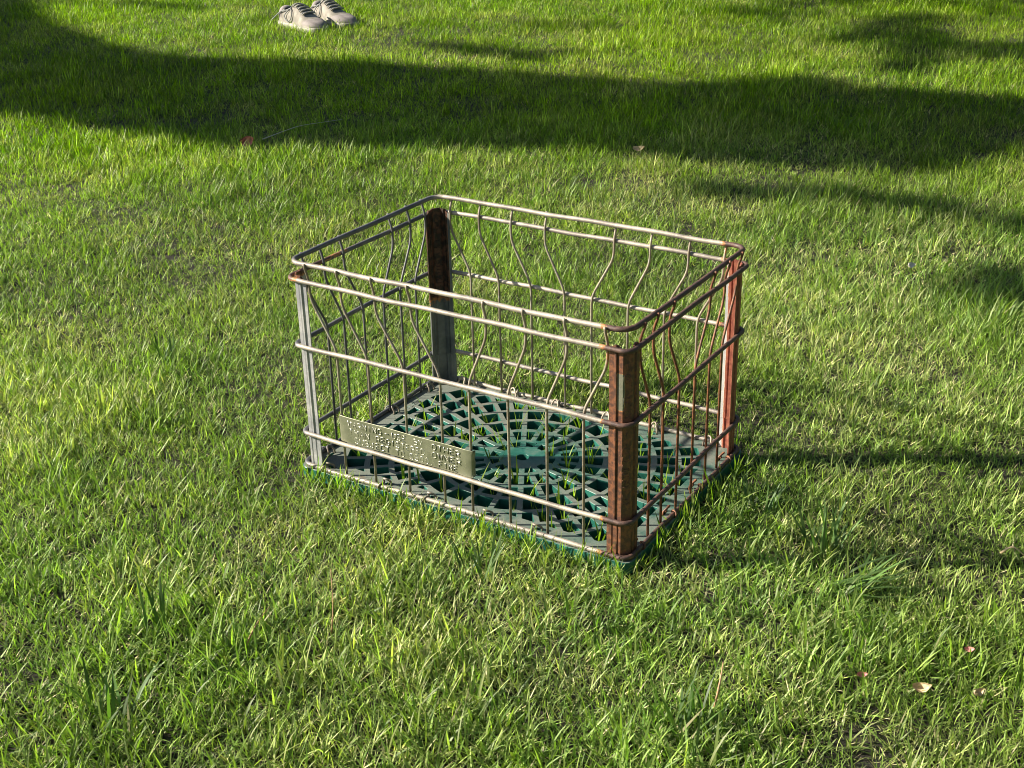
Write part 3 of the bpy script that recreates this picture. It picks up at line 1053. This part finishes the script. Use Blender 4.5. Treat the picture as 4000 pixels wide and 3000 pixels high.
    # loose lace ends looped over the outer side
    lp = MB()
    s0 = .36
    def sp(u, v): return surf(u, v, .006)
    lp.tube(fillet([sp(.36, .62), sp(.26, .76), sp(.20, .88), sp(.27, .98), sp(.36, .97), sp(.40, .86), sp(.34, .74), sp(.22, .72), sp(.10, .80), (-.02, cy(0) - .05, .03)], .02, 4), .0022, 6)
    lp.build('loose_lace', M_lace, root)
shoe(-2.435, 2.745, R(-17), 1, 'pale worn sneaker with a loose lace looped over its near side, left of the pair')
shoe(-2.395, 2.885, R(-19), -1, 'pale worn sneaker on the right of the pair, partly shaded by the other shoe')

# ------------------------------------------------------------------ the tree to the left whose branches shade the lawn
M_bark = plain('bark', (.16, .12, .085), .9, .4, 12, .8)
def tree_leaf_mat():
    t = NT('tree_leaf')
    f = t.noise(3)
    t.l(t.mix(t.step(f, .3, .7), (.035, .075, .018), (.075, .12, .03)), t.b.inputs['Base Color'])
    t.b.inputs['Roughness'].default_value = .5
    return t.m
M_tleaf = tree_leaf_mat()
POLY = [
 ([(-5.73, 3.2), (-4.22, 3.06), (-3.5, 2.5), (-3.08, 2.26), (-2.71, 2.12), (-2.44, 2.02), (-2.19, 2.03), (-1.92, 2.12), (-1.6, 2.21), (-1.3, 2.27), (-.99, 2.32), (-.62, 2.36), (-.4, 2.5), (-.28, 2.64), (-.13, 2.55), (.04, 2.58), (.31, 2.61), (.63, 2.68), (1.1, 2.75),
   (1.1, 2.35), (.69, 2.28), (.44, 2.05), (.39, 1.92), (.34, 1.78), (.185, 1.72), (-.03, 1.66), (-.2, 1.58), (-.31, 1.6), (-.48, 1.58), (-.65, 1.52), (-.91, 1.36), (-1.18, 1.2), (-1.33, 1.18), (-1.6, 1.18), (-1.8, 1.17), (-2.07, 1.16), (-2.62, 1.06), (-5.5, -.3)], 1500, 1.0),
 ([(-.17, 1.43), (-.15, 1.5), (-.02, 1.5), (.15, 1.59), (.32, 1.57), (.56, 1.55), (.9, 1.57), (.9, 1.44), (.59, 1.44), (.36, 1.46), (.19, 1.47), (.03, 1.38), (-.09, 1.38)], 1700, 1.0),
 ([(.51, 1.09), (.52, 1.17), (.57, 1.24), (.63, 1.27), (.95, 1.33), (.95, 1.07), (.68, 1.03), (.62, 1.01), (.56, 1.02)], 1500, 1.0),
 ([(-.51, 3.13), (-.36, 3.12), (-.19, 2.91), (-.15, 2.68), (-.02, 2.74), (0, 2.96), (.21, 3.1), (.6, 3.3), (.6, 3.6), (.13, 3.43), (-.04, 3.35), (-.32, 3.83), (-.45, 3.65), (-.45, 3.26)], 600, .8),
 ([(-1.72, 2.51), (-1.66, 2.59), (-1.42, 2.63), (-1.07, 2.69), (-.94, 2.66), (-1, 2.5), (-1.28, 2.41), (-1.48, 2.42)], 420, .7),
 ([(-1.68, 3.03), (-1.58, 3.13), (-1.28, 3.18), (-1.15, 3.12), (-1.22, 2.98), (-1.5, 2.91)], 300, .6),
 ([(-4.2, 2.9), (-3.52, 2.73), (-3.27, 2.81), (-2.89, 2.83), (-2.82, 2.70), (-3.11, 2.63), (-3.46, 2.54)], 400, .8),
 ([(-1.2, 3.9), (-.9, 3.3), (-.5, 3.4), (.8, 4.0), (.8, 5.2), (-1.5, 5.2)], 260, .5),
]
def in_poly(px, py, poly):
    c = False
    for i in range(len(poly)):
        (xa, ya), (xb, yb) = poly[i - 1], poly[i]
        if (ya > py) != (yb > py) and px < (xb - xa) * (py - ya) / (yb - ya) + xa: c = not c
    return c
def edge_dist(px, py, poly):
    best = 9
    for i in range(len(poly)):
        a, b, q = Vector(poly[i - 1]), Vector(poly[i]), Vector((px, py))
        ab = b - a
        t = max(0, min(1, (q - a).dot(ab) / max(ab.length_squared, 1e-9)))
        best = min(best, (q - a - ab * t).length)
    return best
def shade_tree():
    rs = random.Random(5)
    root_xy = Vector((-8.2, -1.9))
    root = empty('shade_tree', (root_xy.x, root_xy.y, GZ))
    tag(root, 'leafy tree left of the lawn whose branches throw the broad shadow', 'tree')
    lb = MB()
    tips = []
    for poly, dens, cover in POLY:
        x0, x1 = min(p[0] for p in poly), max(p[0] for p in poly)
        y0, y1 = min(p[1] for p in poly), max(p[1] for p in poly)
        nn_ = int(dens * (x1 - x0) * (y1 - y0))
        for _ in range(nn_):
            px, py = rs.uniform(x0, x1), rs.uniform(y0, y1)
            if not in_poly(px, py, poly) or rs.random() > cover: continue
            ed = edge_dist(px, py, poly)
            s_ = rs.uniform(.045, .085)
            if ed < s_ * .35 and rs.random() < .55: continue
            s_ = min(s_, max(.03, ed * 1.3))
            t = rs.uniform(6.2, 8.8)
            c = Vector((px, py, .0)) + SUN * t
            n_ = Vector((rs.gauss(0, 1), rs.gauss(0, 1), rs.gauss(.6, .8))) + SUN * 1.0
            n_.normalize()
            a = n_.cross(Vector((rs.gauss(0, 1), rs.gauss(0, 1), rs.gauss(0, 1)))).normalized()
            b = n_.cross(a)
            c = c - Vector((root_xy.x, root_xy.y, GZ))
            lb.add([c - a * s_, c - b * s_ * .42 + n_ * .006, c + a * s_, c + b * s_ * .42 + n_ * .006], [(0, 1, 2, 3)])
            if rs.random() < .012: tips.append(c)
    lb.build('crown', M_tleaf, root, smooth=False)
    tb = MB()
    tb.tube([(0, 0, -.1), (.02, .03, .8), (.10, .05, 1.8), (.22, .16, 2.8), (.40, .30, 3.6)], .21, 12, taper=lambda t: 1 - .5 * t)
    tb.build('trunk', M_bark, root)
    fork = Vector((.40, .30, 3.55))
    for q in rs.sample(tips[:max(1, len(tips) // 2)], min(10, len(tips) // 2)):
        mid = fork.lerp(q, .5) + Vector((0, 0, .12))
        bb = MB(); bb.tube([fork + Vector((rs.uniform(-.05, .05), rs.uniform(-.05, .05), -.1)), fork.lerp(mid, .5), mid, mid.lerp(q, .5), q], .045, 6, taper=lambda t: 1 - .85 * t)
        bb.build('branch', M_bark, root)
shade_tree()

# unseen hedges added on the far and right-hand sides to cut sky light
def sky_blocker_hedge(x0, y0, x1, y1, h, depth, label, seed):
    rs = random.Random(seed)
    root = empty('sky_blocker_hedge', ((x0 + x1) / 2, (y0 + y1) / 2, GZ))
    tag(root, label, 'sky_blocker_hedge')
    a, b = Vector((x0, y0)), Vector((x1, y1))
    ln = (b - a).length
    dr = (b - a) / ln
    nr = Vector((-dr.y, dr.x))
    lb = MB()
    for _ in range(int(ln * h * 190)):
        u, z = rs.uniform(0, ln), rs.uniform(.02, 1) * h
        dd = (rs.random() ** 1.5) * depth * (.8 + .2 * math.sin(u * 2.1) * math.sin(z * 2.7))
        q = a + dr * u + nr * dd
        c = Vector((q.x, q.y, z)) - Vector((root.location.x, root.location.y, 0))
        n_ = Vector((rs.gauss(0, 1), rs.gauss(0, 1), rs.gauss(.3, .8))).normalized()
        e1 = n_.cross(Vector((rs.gauss(0, 1), rs.gauss(0, 1), rs.gauss(0, 1)))).normalized()
        e2 = n_.cross(e1)
        s_ = rs.uniform(.06, .12)
        lb.add([c - e1 * s_, c - e2 * s_ * .5 + n_ * .01, c + e1 * s_, c + e2 * s_ * .5 + n_ * .01], [(0, 1, 2, 3)])
    lb.build('foliage', M_tleaf, root, smooth=False)
    for i in range(int(ln / 1.2)):
        q = a + dr * (.6 + 1.2 * i) + nr * depth * .6
        p = Vector((q.x - root.location.x, q.y - root.location.y, -.1))
        sb = MB(); sb.tube([p, p + Vector((.04, .02, h * .3)), p + Vector((-.03, .05, h * .62)), p + Vector((.02, 0, h * .95))], .05, 8, taper=lambda t: 1 - .8 * t)
        sb.build('stem', M_bark, root)
sky_blocker_hedge(-7.5, 8.2, 5.5, 8.6, 5.5, 1.2, 'unseen hedging added along the far side of the lawn to cut sky light', 11)
sky_blocker_hedge(5.0, 8.0, 4.2, -5.0, 5.0, -1.2, 'unseen hedging added along the right side of the lawn to cut sky light', 12)
print('tufts', N)
